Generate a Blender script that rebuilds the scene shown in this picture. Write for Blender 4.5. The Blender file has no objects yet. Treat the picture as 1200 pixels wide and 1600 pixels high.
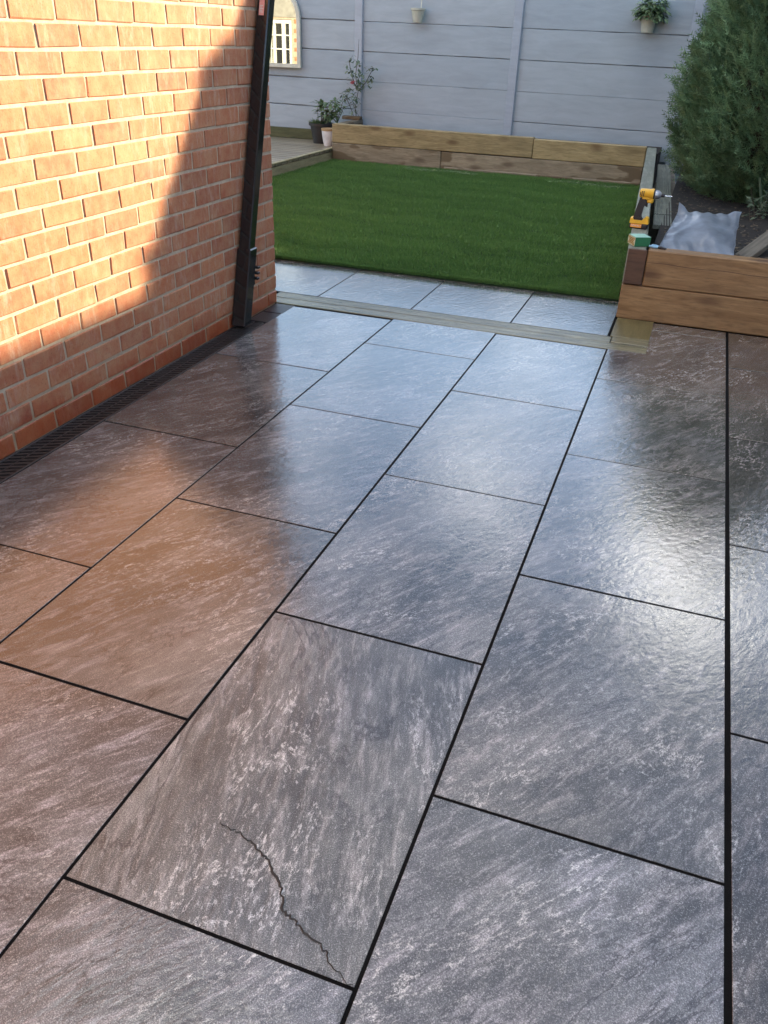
import bpy, bmesh, math, random
import numpy as np
from mathutils import Matrix, Vector
R = math.radians
random.seed(7); rng = np.random.default_rng(7)
C = bpy.context.scene.collection
sc = bpy.context.scene
PI = math.pi

# ------------------------------------------------------------------ camera, sky, sun, exposure
SUN_AZ, SUN_EL = 39.0, 20.0          # azimuth from +Y towards +X, elevation (degrees)
cam_d = bpy.data.cameras.new('camera'); cam = bpy.data.objects.new('camera', cam_d); C.objects.link(cam)
cam_d.sensor_fit = 'VERTICAL'; cam_d.sensor_height = 24.0; cam_d.lens = 24.0 * 1284.67 / 1600
cam_d.clip_start = 0.05; cam_d.clip_end = 500
Rm = Matrix.Rotation(0.3292, 3, 'Z') @ Matrix.Rotation(1.0422, 3, 'X') @ Matrix.Rotation(0.0368, 3, 'Z')
cam.matrix_world = Matrix.Translation((1.4758, -1.5169, 1.4118)) @ Rm.to_4x4()
sc.camera = cam
sc.render.resolution_x, sc.render.resolution_y = 768, 1024

w = bpy.data.worlds.new('World'); sc.world = w; w.use_nodes = True
nt = w.node_tree; nt.nodes.clear()
def WN(t, **k):
    n = nt.nodes.new(t)
    for a, b in k.items(): setattr(n, a, b)
    return n
wo = WN('ShaderNodeOutputWorld'); bg = WN('ShaderNodeBackground'); bg.inputs['Strength'].default_value = 0.10
sky = WN('ShaderNodeTexSky', sky_type='NISHITA', sun_disc=False, sun_elevation=R(SUN_EL), sun_rotation=R(SUN_AZ))
sky.air_density = 1.0; sky.dust_density = 0.5; sky.ozone_density = 1.0
# cloud layer added and shifted so a bright patch reflects as the slab glint
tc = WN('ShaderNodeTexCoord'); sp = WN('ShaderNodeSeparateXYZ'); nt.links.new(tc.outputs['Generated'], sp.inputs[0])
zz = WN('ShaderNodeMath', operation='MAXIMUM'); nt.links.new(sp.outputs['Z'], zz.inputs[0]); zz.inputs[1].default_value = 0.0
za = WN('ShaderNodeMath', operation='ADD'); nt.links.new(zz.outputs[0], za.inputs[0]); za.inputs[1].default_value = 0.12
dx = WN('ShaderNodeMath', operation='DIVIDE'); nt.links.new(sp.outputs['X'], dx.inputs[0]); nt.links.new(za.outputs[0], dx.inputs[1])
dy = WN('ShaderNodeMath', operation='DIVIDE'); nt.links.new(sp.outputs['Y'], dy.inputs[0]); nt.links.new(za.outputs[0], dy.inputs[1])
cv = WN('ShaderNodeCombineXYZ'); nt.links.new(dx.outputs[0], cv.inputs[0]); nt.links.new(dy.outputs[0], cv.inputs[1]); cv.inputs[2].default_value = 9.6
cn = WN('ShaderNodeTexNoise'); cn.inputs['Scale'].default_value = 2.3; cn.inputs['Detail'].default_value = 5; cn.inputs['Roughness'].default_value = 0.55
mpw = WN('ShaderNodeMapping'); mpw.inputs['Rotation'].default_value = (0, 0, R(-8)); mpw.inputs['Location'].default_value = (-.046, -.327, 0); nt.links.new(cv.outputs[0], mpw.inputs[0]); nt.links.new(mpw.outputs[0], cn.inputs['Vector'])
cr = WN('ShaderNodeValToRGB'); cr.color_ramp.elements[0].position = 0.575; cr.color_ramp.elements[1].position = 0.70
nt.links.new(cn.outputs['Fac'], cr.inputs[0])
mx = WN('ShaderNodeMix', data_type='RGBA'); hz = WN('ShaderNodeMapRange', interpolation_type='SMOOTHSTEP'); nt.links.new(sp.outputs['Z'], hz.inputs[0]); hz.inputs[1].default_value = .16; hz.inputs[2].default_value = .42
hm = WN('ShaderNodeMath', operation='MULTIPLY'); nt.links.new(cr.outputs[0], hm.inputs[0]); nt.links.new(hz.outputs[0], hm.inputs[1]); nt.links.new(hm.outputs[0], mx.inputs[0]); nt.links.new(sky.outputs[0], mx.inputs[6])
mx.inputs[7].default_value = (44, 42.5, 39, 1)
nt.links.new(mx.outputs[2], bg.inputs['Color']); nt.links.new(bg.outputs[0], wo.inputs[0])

sd = bpy.data.lights.new('sun', 'SUN'); sd.energy = 5.0; sd.angle = R(0.8); sd.color = (1.0, 0.82, 0.53)
sun = bpy.data.objects.new('sun', sd); C.objects.link(sun)
sdir = Vector((math.sin(R(SUN_AZ)) * math.cos(R(SUN_EL)), math.cos(R(SUN_AZ)) * math.cos(R(SUN_EL)), math.sin(R(SUN_EL))))
sun.rotation_euler = sdir.to_track_quat('Z', 'Y').to_euler(); sun.location = (0, 0, 12)
sc.view_settings.view_transform = 'Standard'; sc.view_settings.look = 'None'
sc.view_settings.gamma = 1.0; sc.view_settings.exposure = 1.95; sc.view_settings.use_curve_mapping = False
sc.cycles.max_bounces = 6; sc.cycles.sample_clamp_indirect = 6.0
sc.cycles.use_denoising = True

# ------------------------------------------------------------------ material helper
class Mat:
    def __init__(s, name):
        s.m = bpy.data.materials.new(name); s.m.use_nodes = True
        s.t = s.m.node_tree; s.b = s.t.nodes['Principled BSDF']; s.out = s.t.nodes['Material Output']
    def n(s, t, **k):
        x = s.t.nodes.new(t)
        for a, b in k.items(): setattr(x, a, b)
        return x
    def l(s, a, b): s.t.links.new(a, b)
    def put(s, sock, v):
        if hasattr(v, 'links') or isinstance(v, bpy.types.NodeSocket): s.l(v, sock)
        else: sock.default_value = v
    def math(s, op, a, b=0.0, clamp=False):
        x = s.n('ShaderNodeMath', operation=op, use_clamp=clamp); s.put(x.inputs[0], a); s.put(x.inputs[1], b); return x.outputs[0]
    def objvec(s, scale=(1, 1, 1), rot=(0, 0, 0), rnd=True, kind='Object'):
        tc = s.n('ShaderNodeTexCoord'); v = tc.outputs[kind]
        if rnd:
            oi = s.n('ShaderNodeObjectInfo'); q = s.n('ShaderNodeVectorMath', operation='SCALE')
            q.inputs[0].default_value = (37.0, 91.0, 53.0); s.l(oi.outputs['Random'], q.inputs['Scale'])
            a = s.n('ShaderNodeVectorMath', operation='ADD'); 
            mp = s.n('ShaderNodeMapping'); s.l(v, mp.inputs[0]); mp.inputs['Rotation'].default_value = rot; mp.inputs['Scale'].default_value = scale
            s.l(mp.outputs[0], a.inputs[0]); s.l(q.outputs[0], a.inputs[1]); return a.outputs[0]
        mp = s.n('ShaderNodeMapping'); s.l(v, mp.inputs[0]); mp.inputs['Rotation'].default_value = rot; mp.inputs['Scale'].default_value = scale
        return mp.outputs[0]
    def rand(s): return s.n('ShaderNodeObjectInfo').outputs['Random']
    def noise(s, vec, scale, detail=4, rough=.55, dist=0.0):
        x = s.n('ShaderNodeTexNoise'); s.l(vec, x.inputs['Vector']); x.inputs['Scale'].default_value = scale
        x.inputs['Detail'].default_value = detail; x.inputs['Roughness'].default_value = rough; x.inputs['Distortion'].default_value = dist
        return x.outputs['Fac']
    def ramp(s, f, *st):
        x = s.n('ShaderNodeValToRGB'); e = x.color_ramp.elements
        while len(e) < len(st): e.new(.5)
        for i, (p, c) in enumerate(st):
            e[i].position = p; e[i].color = (c, c, c, 1) if not hasattr(c, '__len__') else (*c, 1)
        s.l(f, x.inputs[0]); return x.outputs[0]
    def mix(s, f, a, b, mode='MIX'):
        x = s.n('ShaderNodeMix', data_type='RGBA', blend_type=mode); s.put(x.inputs[0], f)
        for i, v in ((6, a), (7, b)):
            if isinstance(v, (tuple, list)): x.inputs[i].default_value = (*v[:3], 1)
            else: s.l(v, x.inputs[i])
        return x.outputs[2]
    def bump(s, h, strength, dist, prev=None):
        x = s.n('ShaderNodeBump'); x.inputs['Strength'].default_value = strength; x.inputs['Distance'].default_value = dist
        s.l(h, x.inputs['Height'])
        if prev is not None: s.l(prev, x.inputs['Normal'])
        return x.outputs[0]
    def set(s, **k):
        for a, v in k.items():
            sock = s.b.inputs[a.replace('_', ' ')]
            if isinstance(v, tuple) and len(v) == 3 and sock.type == 'RGBA': v = (*v, 1)
            s.put(sock, v)
        return s
def plain(name, col, rough=.6, bumps=0.0, bscale=60, **k):
    M = Mat(name); v = M.objvec()
    f = M.noise(v, 9, 5)
    c = M.mix(M.ramp(f, (.3, 0.0), (.75, 1.0)), tuple(x * .78 for x in col), tuple(min(1, x * 1.16) for x in col))
    M.set(Base_Color=c, Roughness=rough, **k)
    if bumps: M.set(Normal=M.bump(M.noise(v, bscale, 4), bumps, .004))
    return M.m

# ---- paving: wet slate-look porcelain
def slate_mat(name, rot, tint=(1, 1, 1), crag=0.0):
    M = Mat(name)
    v0 = M.objvec((1, 1, 1), (0, 0, rot))
    def sc_(x, y):
        q = M.n('ShaderNodeVectorMath', operation='MULTIPLY'); M.l(v0, q.inputs[0]); q.inputs[1].default_value = (x, y, 1); return q.outputs[0]
    vs = sc_(1, .42)
    big = M.noise(vs, 3.4, 4, .6, .3)
    st = M.noise(sc_(1, .20), 38, 6, .74, .35)
    st2 = M.noise(sc_(1, .42), 96, 4, .74, .2)
    fine = M.noise(v0, 420, 2, .7)
    dark, mid, lite = [tuple(x * t for x, t in zip(c, tint)) for c in ((.030, .030, .029), (.170, .169, .162), (.38, .352, .342))]
    c = M.mix(M.ramp(big, (.34, 0.), (.64, 1.)), dark, mid)
    c = M.mix(M.math('MULTIPLY', M.ramp(st, (.50, 0.), (.72, 1.)), .8), c, lite)
    c = M.mix(M.math('MULTIPLY', M.ramp(st, (.30, 1.), (.45, 0.)), .75), c, dark)
    gate = M.ramp(M.noise(vs, 4.3, 2), (.46, 0.), (.64, 1.))
    rid = M.math('ABSOLUTE', M.math('SUBTRACT', M.noise(vs, 8, 6, .72, .5), .5))
    vein = M.math('MULTIPLY', M.math('MULTIPLY', M.ramp(rid, (0.0, 1.), (.020, 0.)), gate), M.ramp(st2, (.42, 0.), (.56, 1.)))
    c = M.mix(M.math('MULTIPLY', vein, .85), c, (.60, .58, .55))
    rid2 = M.math('ABSOLUTE', M.math('SUBTRACT', M.noise(vs, 3.4, 6, .66, .6), .54))
    crack = M.math('MULTIPLY', M.ramp(rid2, (0.0, 1.), (.013 + crag * .02, 0.)), M.math('SUBTRACT', 1.0, gate))
    c = M.mix(M.math('MULTIPLY', crack, .8), c, (.026, .026, .028))
    fl = M.math('MULTIPLY', M.ramp(st2, (.57, 0.), (.74, 1.)), M.ramp(gate, (0., .30), (1., .80)))
    c = M.mix(fl, c, (.60, .585, .565))
    c = M.mix(M.ramp(fine, (.42, .55), (.56, 0.)), c, dark)
    c = M.mix(M.math('MULTIPLY', M.ramp(fine, (.58, 0.), (.68, 1.)), .28), c, (.66, .65, .63))
    hue = M.noise(v0, 2.0, 2)
    c = M.mix(M.math('MULTIPLY', M.ramp(hue, (.45, 0.), (.65, 1.)), .5), c, (1.03, .985, .94), 'MULTIPLY')
    c = M.mix(M.math('MULTIPLY', M.ramp(hue, (.35, 1.), (.5, 0.)), .7), c, (.93, .97, 1.04), 'MULTIPLY')
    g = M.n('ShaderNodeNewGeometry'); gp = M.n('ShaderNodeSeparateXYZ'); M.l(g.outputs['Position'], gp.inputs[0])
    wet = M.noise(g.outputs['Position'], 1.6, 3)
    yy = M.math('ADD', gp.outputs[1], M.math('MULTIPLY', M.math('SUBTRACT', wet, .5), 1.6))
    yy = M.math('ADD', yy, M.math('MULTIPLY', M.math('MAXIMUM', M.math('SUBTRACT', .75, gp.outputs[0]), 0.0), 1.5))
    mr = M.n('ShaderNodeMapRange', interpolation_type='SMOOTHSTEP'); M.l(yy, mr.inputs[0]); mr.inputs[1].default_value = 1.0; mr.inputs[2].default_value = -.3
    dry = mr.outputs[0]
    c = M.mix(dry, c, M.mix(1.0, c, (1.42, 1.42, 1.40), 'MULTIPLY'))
    tone = M.ramp(M.rand(), (0., .84), (.5, 1.0), (1., 1.14)); c = M.mix(1.0, c, tone, 'MULTIPLY')
    h = M.math('ADD', M.math('MULTIPLY', st, .55 + crag), M.math('MULTIPLY', st2, .40))
    h = M.math('ADD', h, M.math('MULTIPLY', M.noise(sc_(1.4, .8), 40, 2, .5, .4), .80))
    h = M.math('ADD', h, M.math('MULTIPLY', big, 1.0 + 3 * crag))
    h = M.math('ADD', h, M.math('MULTIPLY', fine, .10))
    n = M.bump(h, .30, .0036)
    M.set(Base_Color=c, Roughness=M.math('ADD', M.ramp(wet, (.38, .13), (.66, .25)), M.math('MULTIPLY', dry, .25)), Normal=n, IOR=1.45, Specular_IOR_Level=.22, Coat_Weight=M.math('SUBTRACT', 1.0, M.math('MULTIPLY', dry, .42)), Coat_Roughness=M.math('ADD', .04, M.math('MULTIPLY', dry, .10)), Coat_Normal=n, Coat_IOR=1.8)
    return M.m
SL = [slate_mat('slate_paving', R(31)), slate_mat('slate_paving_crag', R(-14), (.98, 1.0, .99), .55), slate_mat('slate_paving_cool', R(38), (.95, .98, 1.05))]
M_slate_dark = slate_mat('slate_paving_dark', R(20), (.62, .60, .60))  # same slate tinted darker: dark reflections at the right put into the colour
M_grout = plain('black_grout', (.006, .006, .006), .95, .3, 300, Specular_IOR_Level=.1)

# ---- bricks and mortar
def brick_mat(name, scaley=1.0):
    M = Mat(name); v = M.objvec(); r = M.rand()
    base = M.ramp(r, (0., (.34, .095, .045)), (.3, (.40, .120, .052)), (.55, (.29, .075, .040)), (.8, (.42, .145, .066)), (1., (.36, .105, .052)))
    f = M.noise(v, 22, 6, .65)
    c = M.mix(M.ramp(f, (.3, .0), (.75, .6)), base, (.44, .25, .13))
    c = M.mix(M.math('MULTIPLY', M.ramp(M.noise(v, 130, 3), (.30, 1.), (.42, 0.)), .55), c, (.16, .05, .03))
    bloom = M.math('MULTIPLY', M.ramp(M.noise(M.objvec(rnd=False, kind='Generated') if False else v, 7, 4, .6), (.48, 0.), (.72, 1.)), .30)
    c = M.mix(bloom, c, (.50, .36, .22))
    # lime smears run down from the bed joints, in world space
    g = M.n('ShaderNodeNewGeometry'); sp = M.n('ShaderNodeSeparateXYZ'); M.l(g.outputs['Position'], sp.inputs[0])
    cb = M.n('ShaderNodeCombineXYZ'); M.l(M.math('MULTIPLY', sp.outputs[1], 1.0), cb.inputs[1]); M.l(M.math('MULTIPLY', sp.outputs[2], .30), cb.inputs[2]); M.l(sp.outputs[0], cb.inputs[0])
    sm = M.noise(cb.outputs[0], 34, 6, .72)
    sm2 = M.noise(cb.outputs[0], 5, 3)
    smear = M.math('MULTIPLY', M.ramp(sm, (.50, 0.), (.64, 1.)), M.ramp(sm2, (.40, .15), (.58, 1.)))
    c = M.mix(M.math('MULTIPLY', smear, .34), c, (.50, .40, .33))
    # the wet foot of the wall
    jag = M.math('ADD', sp.outputs[2], M.math('MULTIPLY', M.math('SUBTRACT', M.noise(cb.outputs[0], 12, 6, .75), .5), .30))
    wetf = M.ramp(jag, (.055, 1.), (.125, 0.))
    c = M.mix(M.math('MULTIPLY', wetf, .85), c, M.mix(1.0, c, (.78, .42, .30), 'MULTIPLY'))
    ro = M.math('SUBTRACT', .82, M.math('MULTIPLY', wetf, .5))
    n = M.bump(f, .5, .004); n = M.bump(M.noise(v, 180, 4), .5, .0012, n)
    M.set(Base_Color=c, Roughness=ro, Normal=n); return M.m
M_brick = brick_mat('red_brick')
Mm = Mat('lime_mortar'); _v = Mm.objvec(rnd=False)
_g = Mm.n('ShaderNodeNewGeometry'); _s = Mm.n('ShaderNodeSeparateXYZ'); Mm.l(_g.outputs['Position'], _s.inputs[0])
_c = Mm.mix(Mm.ramp(Mm.noise(_v, 14, 6, .7), (.3, 0.), (.7, 1.)), (.33, .26, .19), (.52, .43, .33))
_w = Mm.ramp(_s.outputs[2], (.06, 1.), (.20, 0.))
_c = Mm.mix(Mm.math('MULTIPLY', _w, .6), _c, (.30, .20, .11))
Mm.set(Base_Color=_c, Roughness=.9, Normal=Mm.bump(Mm.noise(_v, 120, 4), .6, .003)); M_mortar = Mm.m

# ---- timber
def wood_mat(name, a, b, knot=(.08, .035, .015), rough=.55, grain=1.0, wet=None, spec=.5):
    M = Mat(name); v = M.objvec((1, 9, 9))       # grain along local X
    r = M.rand()
    f = M.noise(v, 3.2, 6, .6, .8); f2 = M.noise(v, 13, 5, .65)
    c = M.mix(M.ramp(f, (.32, 0.), (.68, 1.)), a, b)
    c = M.mix(M.math('MULTIPLY', M.ramp(f2, (.34, 1.), (.50, 0.)), .45 * grain), c, tuple(x * .45 for x in a))
    vk = M.objvec((1, 2.6, 2.6))
    vo = M.n('ShaderNodeTexVoronoi'); M.l(vk, vo.inputs['Vector']); vo.inputs['Scale'].default_value = 2.3; vo.inputs['Randomness'].default_value = 1
    k = M.ramp(vo.outputs['Distance'], (.09, 1.), (.13, .75), (.24, 0.))
    c = M.mix(M.math('MULTIPLY', k, .8), c, knot)
    bl = M.noise(M.objvec((1, 2, 2)), 3.0, 4)
    c = M.mix(M.math('MULTIPLY', M.ramp(bl, (.45, 0.), (.7, 1.)), .4), c, tuple(x * .62 for x in a))
    c = M.mix(1.0, c, M.ramp(r, (0., .82), (1., 1.12)), 'MULTIPLY')
    if wet is not None:
        wv = M.noise(M.objvec((1, 1, 3)), 2.2, 3, .5)
        c = M.mix(M.ramp(wv, (.50, 0.), (.535, 1.)), c, wet)
    n = M.bump(f2, .45 * grain, .003); n = M.bump(M.noise(v, 60, 3), .35, .001, n)
    M.set(Base_Color=c, Roughness=rough, Normal=n); M.b.inputs['Specular IOR Level'].default_value = spec; return M.m
W_near = wood_mat('wet_brown_sleeper', (.19, .105, .042), (.33, .205, .095), rough=.5)
W_back_top = wood_mat('yellow_brown_sleeper', (.22, .17, .08), (.37, .295, .155), (.12, .07, .03), .6)
W_back_low = wood_mat('weathered_brown_sleeper', (.17, .14, .095), (.29, .245, .175), (.08, .055, .035), .6, wet=(.115, .085, .05))
W_grey = wood_mat('grey_green_sleeper', (.16, .175, .14), (.27, .29, .235), (.14, .15, .11), .65)
W_end = wood_mat('dark_end_grain', (.075, .036, .022), (.12, .062, .035), (.04, .02, .01), .5)
W_deck = wood_mat('weathered_deck_board', (.17, .14, .095), (.28, .24, .17), (.09, .07, .05), .33)
W_riser = wood_mat('pale_riser_board', (.26, .22, .12), (.40, .35, .21), rough=.6)
W_strip = wood_mat('wet_threshold_board', (.12, .115, .07), (.24, .225, .14), (.08, .075, .05), .16)
W_stub = wood_mat('olive_board', (.12, .10, .04), (.19, .16, .07), (.07, .055, .02), .35)
W_green = wood_mat('algae_board', (.052, .06, .022), (.10, .105, .045), (.03, .03, .01), .7)
W_step = wood_mat('grey_deck_board', (.10, .11, .09), (.18, .195, .16), (.10, .10, .08), .7)
W_log = wood_mat('old_brown_plank', (.10, .085, .065), (.18, .155, .12), (.05, .04, .03), .8)
W_trunk = wood_mat('conifer_bark', (.07, .048, .032), (.13, .09, .06), rough=.9)

# ---- painted fence
def paint_mat(name, col, streak=True):
    M = Mat(name); v = M.objvec((1, 1, 5)); v1 = M.objvec()
    f = M.noise(v, 2.5, 6, .62, .5)
    c = M.mix(M.ramp(f, (.3, 0.), (.72, 1.)), tuple(x * .88 for x in col), tuple(x * 1.08 for x in col))
    c = M.mix(1.0, c, M.ramp(M.rand(), (0., (.94, .95, .97)), (1., (1.05, 1.03, 1.02))), 'MULTIPLY')
    dirt = M.ramp(M.noise(v, 9, 7, .75), (.62, 0.), (.80, 1.))
    c = M.mix(M.math('MULTIPLY', dirt, .22), c, (.25, .24, .24))
    n = M.bump(M.noise(v, 11, 5, .6), .3, .006); n = M.bump(M.noise(v1, 140, 3), .3, .0015, n)
    M.set(Base_Color=c, Roughness=.62, Normal=n); return M.m
P_fence = paint_mat('pale_blue_grey_paint', (.318, .378, .432))
P_post = paint_mat('pale_blue_post_paint', (.345, .395, .46))
P_off = paint_mat('faded_blue_paint', (.22, .30, .35))
M_black = plain('black_plastic', (.012, .012, .013), .22); 
M_gpl = Mat('gloss_black_pipe'); M_gpl.set(Base_Color=(.010, .010, .012), Roughness=.13, Coat_Weight=.6, Coat_Roughness=.08,
      Normal=M_gpl.bump(M_gpl.noise(M_gpl.objvec((1, 1, .4), rnd=False), 22, 2), .06, .01)); M_pipe = M_gpl.m
M_grate = plain('drain_plastic', (.032, .028, .027), .35, .4, 200)
M_white = plain('white_plastic', (.72, .72, .69), .4)
M_cream = plain('cream_frame', (.58, .58, .50), .5, .3, 60)
M_soil = plain('dark_soil', (.014, .011, .009), .95, 1.0, 30)
M_terr = plain('rough_ground', (.10, .095, .07), .95, .8, 12)
M_pebble = plain('pale_pebbledash', (.30, .29, .26), .9, 1.0, 70)
M_roofm = plain('roof_felt', (.06, .06, .065), .9, .5, 60)
mm = Mat('mirror_glass'); mm.set(Base_Color=(.56, .58, .57), Metallic=1.0, Roughness=.015); M_mirror = mm.m
mm = Mat('window_glass'); mm.set(Base_Color=(.02, .022, .025), Roughness=.04, IOR=1.5); M_glass = mm.m
M_curtain = plain('pale_curtain', (.60, .60, .52), .9)
M_potb = plain('black_pot_plastic', (.022, .023, .026), .42)
M_potw = plain('white_glazed_pot', (.66, .67, .70), .3)
M_tan = plain('tan_rim', (.40, .28, .15), .6)
M_potc = plain('cream_wall_pot', (.44, .45, .38), .6)
M_yel = plain('yellow_tool_plastic', (.85, .50, .04), .4)
M_org = plain('orange_label', (.85, .34, .03), .5)
M_rub = plain('black_rubber', (.025, .024, .027), .6)
M_met = Mat('grey_metal').set(Base_Color=(.42, .43, .46), Metallic=.8, Roughness=.35).m
M_steel = Mat('bright_steel').set(Base_Color=(.8, .8, .78), Metallic=.9, Roughness=.25).m
M_box = plain('green_card', (.025, .17, .075), .5)
M_boxt = plain('pale_teal_card', (.30, .55, .44), .5)
M_gold = plain('gold_print', (.36, .20, .03), .5)
M_cardw = plain('cream_print', (.60, .60, .42), .5)
M_blue = plain('light_blue_plastic', (.25, .50, .72), .4)
M_stick = plain('pink_sticker', (.80, .36, .32), .5)
M_cord = plain('pale_cord', (.60, .60, .50), .8)
M_crack = plain('dark_slate_fissure', (.014, .014, .014), .5, .5, 200)

def leaf_mat(name, a, b, tr=.18, rough=.5, vcol=True, scale=14):
    M = Mat(name)
    if vcol:
        at = M.n('ShaderNodeAttribute', attribute_name='shade'); f = at.outputs['Fac']
    else: f = M.noise(M.objvec(rnd=False), scale, 3)
    c = M.mix(f, a, b)
    M.set(Base_Color=c, Roughness=rough)
    tn = M.n('ShaderNodeBsdfTranslucent'); M.l(c, tn.inputs[0]); ms = M.n('ShaderNodeMixShader'); ms.inputs[0].default_value = tr
    M.l(M.b.outputs[0], ms.inputs[1]); M.l(tn.outputs[0], ms.inputs[2]); M.l(ms.outputs[0], M.out.inputs[0]); return M.m
L_con = leaf_mat('conifer_spray', (.026, .062, .032), (.20, .33, .165), .15, .6)
L_turf = leaf_mat('artificial_turf', (.052, .130, .036), (.24, .44, .11), .15, .5)
L_pot = leaf_mat('mid_green_leaf', (.05, .11, .05), (.17, .24, .12), .25)
L_clm = leaf_mat('grey_green_leaf', (.05, .10, .06), (.20, .25, .17), .25)
L_red = plain('red_leaf', (.32, .06, .07), .5)
M_stem = plain('thin_stem', (.06, .05, .035), .7)
L_base = plain('turf_backing', (.008, .030, .009), .9, .6, 60)

# ------------------------------------------------------------------ mesh helpers
def tag(o, label=None, cat=None, group=None, kind=None):
    for k, v in (('label', label), ('category', cat), ('group', group), ('kind', kind)):
        if v: o[k] = v
    return o
def empty(name, loc=(0, 0, 0), rz=0, **k):
    o = bpy.data.objects.new(name, None); C.objects.link(o); o.location = loc; o.rotation_euler.z = rz
    o.empty_display_size = .1; return tag(o, **k)
class MB:
    def __init__(s): s.v = []; s.f = []; s.fm = []
    def add(s, vs, fs, m=0):
        o = len(s.v); s.v += [tuple(v) for v in vs]; s.f += [tuple(i + o for i in f) for f in fs]; s.fm += [m] * len(fs); return s
    def box(s, a, b, bev=0.0, M=None, m=0):
        a = Vector(a); b = Vector(b); c = (a + b) / 2; h = (b - a) / 2
        if bev <= 0:
            vs = [c + Vector((x * h.x, y * h.y, z * h.z)) for z in (-1, 1) for y in (-1, 1) for x in (-1, 1)]
            fs = [(0, 2, 3, 1), (4, 5, 7, 6), (0, 1, 5, 4), (2, 6, 7, 3), (0, 4, 6, 2), (1, 3, 7, 5)]
        else:
            vs = []; idx = {}
            for z in (-1, 1):
                for y in (-1, 1):
                    for x in (-1, 1):
                        for ax in range(3):
                            d = [h.x - bev, h.y - bev, h.z - bev]; d[ax] += bev
                            idx[(x, y, z, ax)] = len(vs); vs.append(c + Vector((x * d[0], y * d[1], z * d[2])))
            fs = []
            for s_ in (-1, 1):
                q = [idx[(s_, y, z, 0)] for y, z in ((-1, -1), (1, -1), (1, 1), (-1, 1))]; fs.append(q if s_ > 0 else q[::-1])
                q = [idx[(x, s_, z, 1)] for x, z in ((-1, -1), (-1, 1), (1, 1), (1, -1))]; fs.append(q if s_ > 0 else q[::-1])
                q = [idx[(x, y, s_, 2)] for x, y in ((-1, -1), (1, -1), (1, 1), (-1, 1))]; fs.append(q if s_ > 0 else q[::-1])
            for p in (-1, 1):
                for r in (-1, 1):
                    fs.append([idx[(-1, p, r, 1)], idx[(1, p, r, 1)], idx[(1, p, r, 2)], idx[(-1, p, r, 2)]])
                    fs.append([idx[(p, -1, r, 0)], idx[(p, 1, r, 0)], idx[(p, 1, r, 2)], idx[(p, -1, r, 2)]])
                    fs.append([idx[(p, r, -1, 0)], idx[(p, r, 1, 0)], idx[(p, r, 1, 1)], idx[(p, r, -1, 1)]])
            for x in (-1, 1):
                for y in (-1, 1):
                    for z in (-1, 1): fs.append([idx[(x, y, z, k)] for k in range(3)])
        if M is not None: vs = [M @ v for v in vs]
        return s.add(vs, fs, m)
    def prism(s, poly, axis, a, b, m=0):
        # poly: list of 2-D points in the plane perpendicular to axis
        n = len(poly)
        def P(q, t):
            return (t, q[0], q[1]) if axis == 'X' else ((q[0], t, q[1]) if axis == 'Y' else (q[0], q[1], t))
        vs = [P(q, a) for q in poly] + [P(q, b) for q in poly]
        fs = [tuple(range(n)), tuple(range(2 * n - 1, n - 1, -1))] + [(i, (i + 1) % n, n + (i + 1) % n, n + i) for i in range(n)]
        return s.add(vs, fs, m)
    def lathe(s, prof, c=(0, 0, 0), seg=20, axis='Z', m=0, cap=True):
        c = Vector(c); vs = []; n = len(prof)
        for r, z in prof:
            for k in range(seg):
                a = 2 * PI * k / seg; x, y = r * math.cos(a), r * math.sin(a)
                vs.append(c + (Vector((x, y, z)) if axis == 'Z' else Vector((z, x, y)) if axis == 'X' else Vector((x, z, y))))
        fs = [(i * seg + k, i * seg + (k + 1) % seg, (i + 1) * seg + (k + 1) % seg, (i + 1) * seg + k) for i in range(n - 1) for k in range(seg)]
        if cap: fs += [tuple(range(seg))[::-1], tuple((n - 1) * seg + k for k in range(seg))]
        return s.add(vs, fs, m)
    def tube(s, pts, r, seg=6, m=0):
        pts = [Vector(p) for p in pts]; rr = r if hasattr(r, '__len__') else [r] * len(pts); vs = []
        for i, p in enumerate(pts):
            d = (pts[min(i + 1, len(pts) - 1)] - pts[max(i - 1, 0)]).normalized()
            u = d.orthogonal().normalized(); w_ = d.cross(u)
            for k in range(seg):
                a = 2 * PI * k / seg; vs.append(p + (u * math.cos(a) + w_ * math.sin(a)) * rr[i])
        n = len(pts)
        fs = [(i * seg + k, i * seg + (k + 1) % seg, (i + 1) * seg + (k + 1) % seg, (i + 1) * seg + k) for i in range(n - 1) for k in range(seg)]
        fs += [tuple(range(seg))[::-1], tuple((n - 1) * seg + k for k in range(seg))]
        return s.add(vs, fs, m)
    def mesh(s, name, mats, smooth=False):
        me = bpy.data.meshes.new(name); me.from_pydata([tuple(v) for v in s.v], [], s.f)
        for mt in (mats if isinstance(mats, (list, tuple)) else [mats]): me.materials.append(mt)
        if any(s.fm): me.polygons.foreach_set('material_index', s.fm)
        bm = bmesh.new(); bm.from_mesh(me); bmesh.ops.recalc_face_normals(bm, faces=bm.faces); bm.to_mesh(me); bm.free()
        if smooth:
            me.polygons.foreach_set('use_smooth', [True] * len(me.polygons))
            try: me.set_sharp_from_angle(angle=R(38))
            except Exception: pass
        me.update(); return me
    def build(s, name, mats, parent=None, loc=(0, 0, 0), rz=0, smooth=False, **k):
        o = bpy.data.objects.new(name, s.mesh(name, mats, smooth)); C.objects.link(o)
        o.location = loc; o.rotation_euler.z = rz; o.parent = parent; return tag(o, **k)
def link(name, me, parent=None, loc=(0, 0, 0), rot=(0, 0, 0), **k):
    o = bpy.data.objects.new(name, me); C.objects.link(o); o.parent = parent; o.location = loc; o.rotation_euler = rot; return tag(o, **k)
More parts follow.
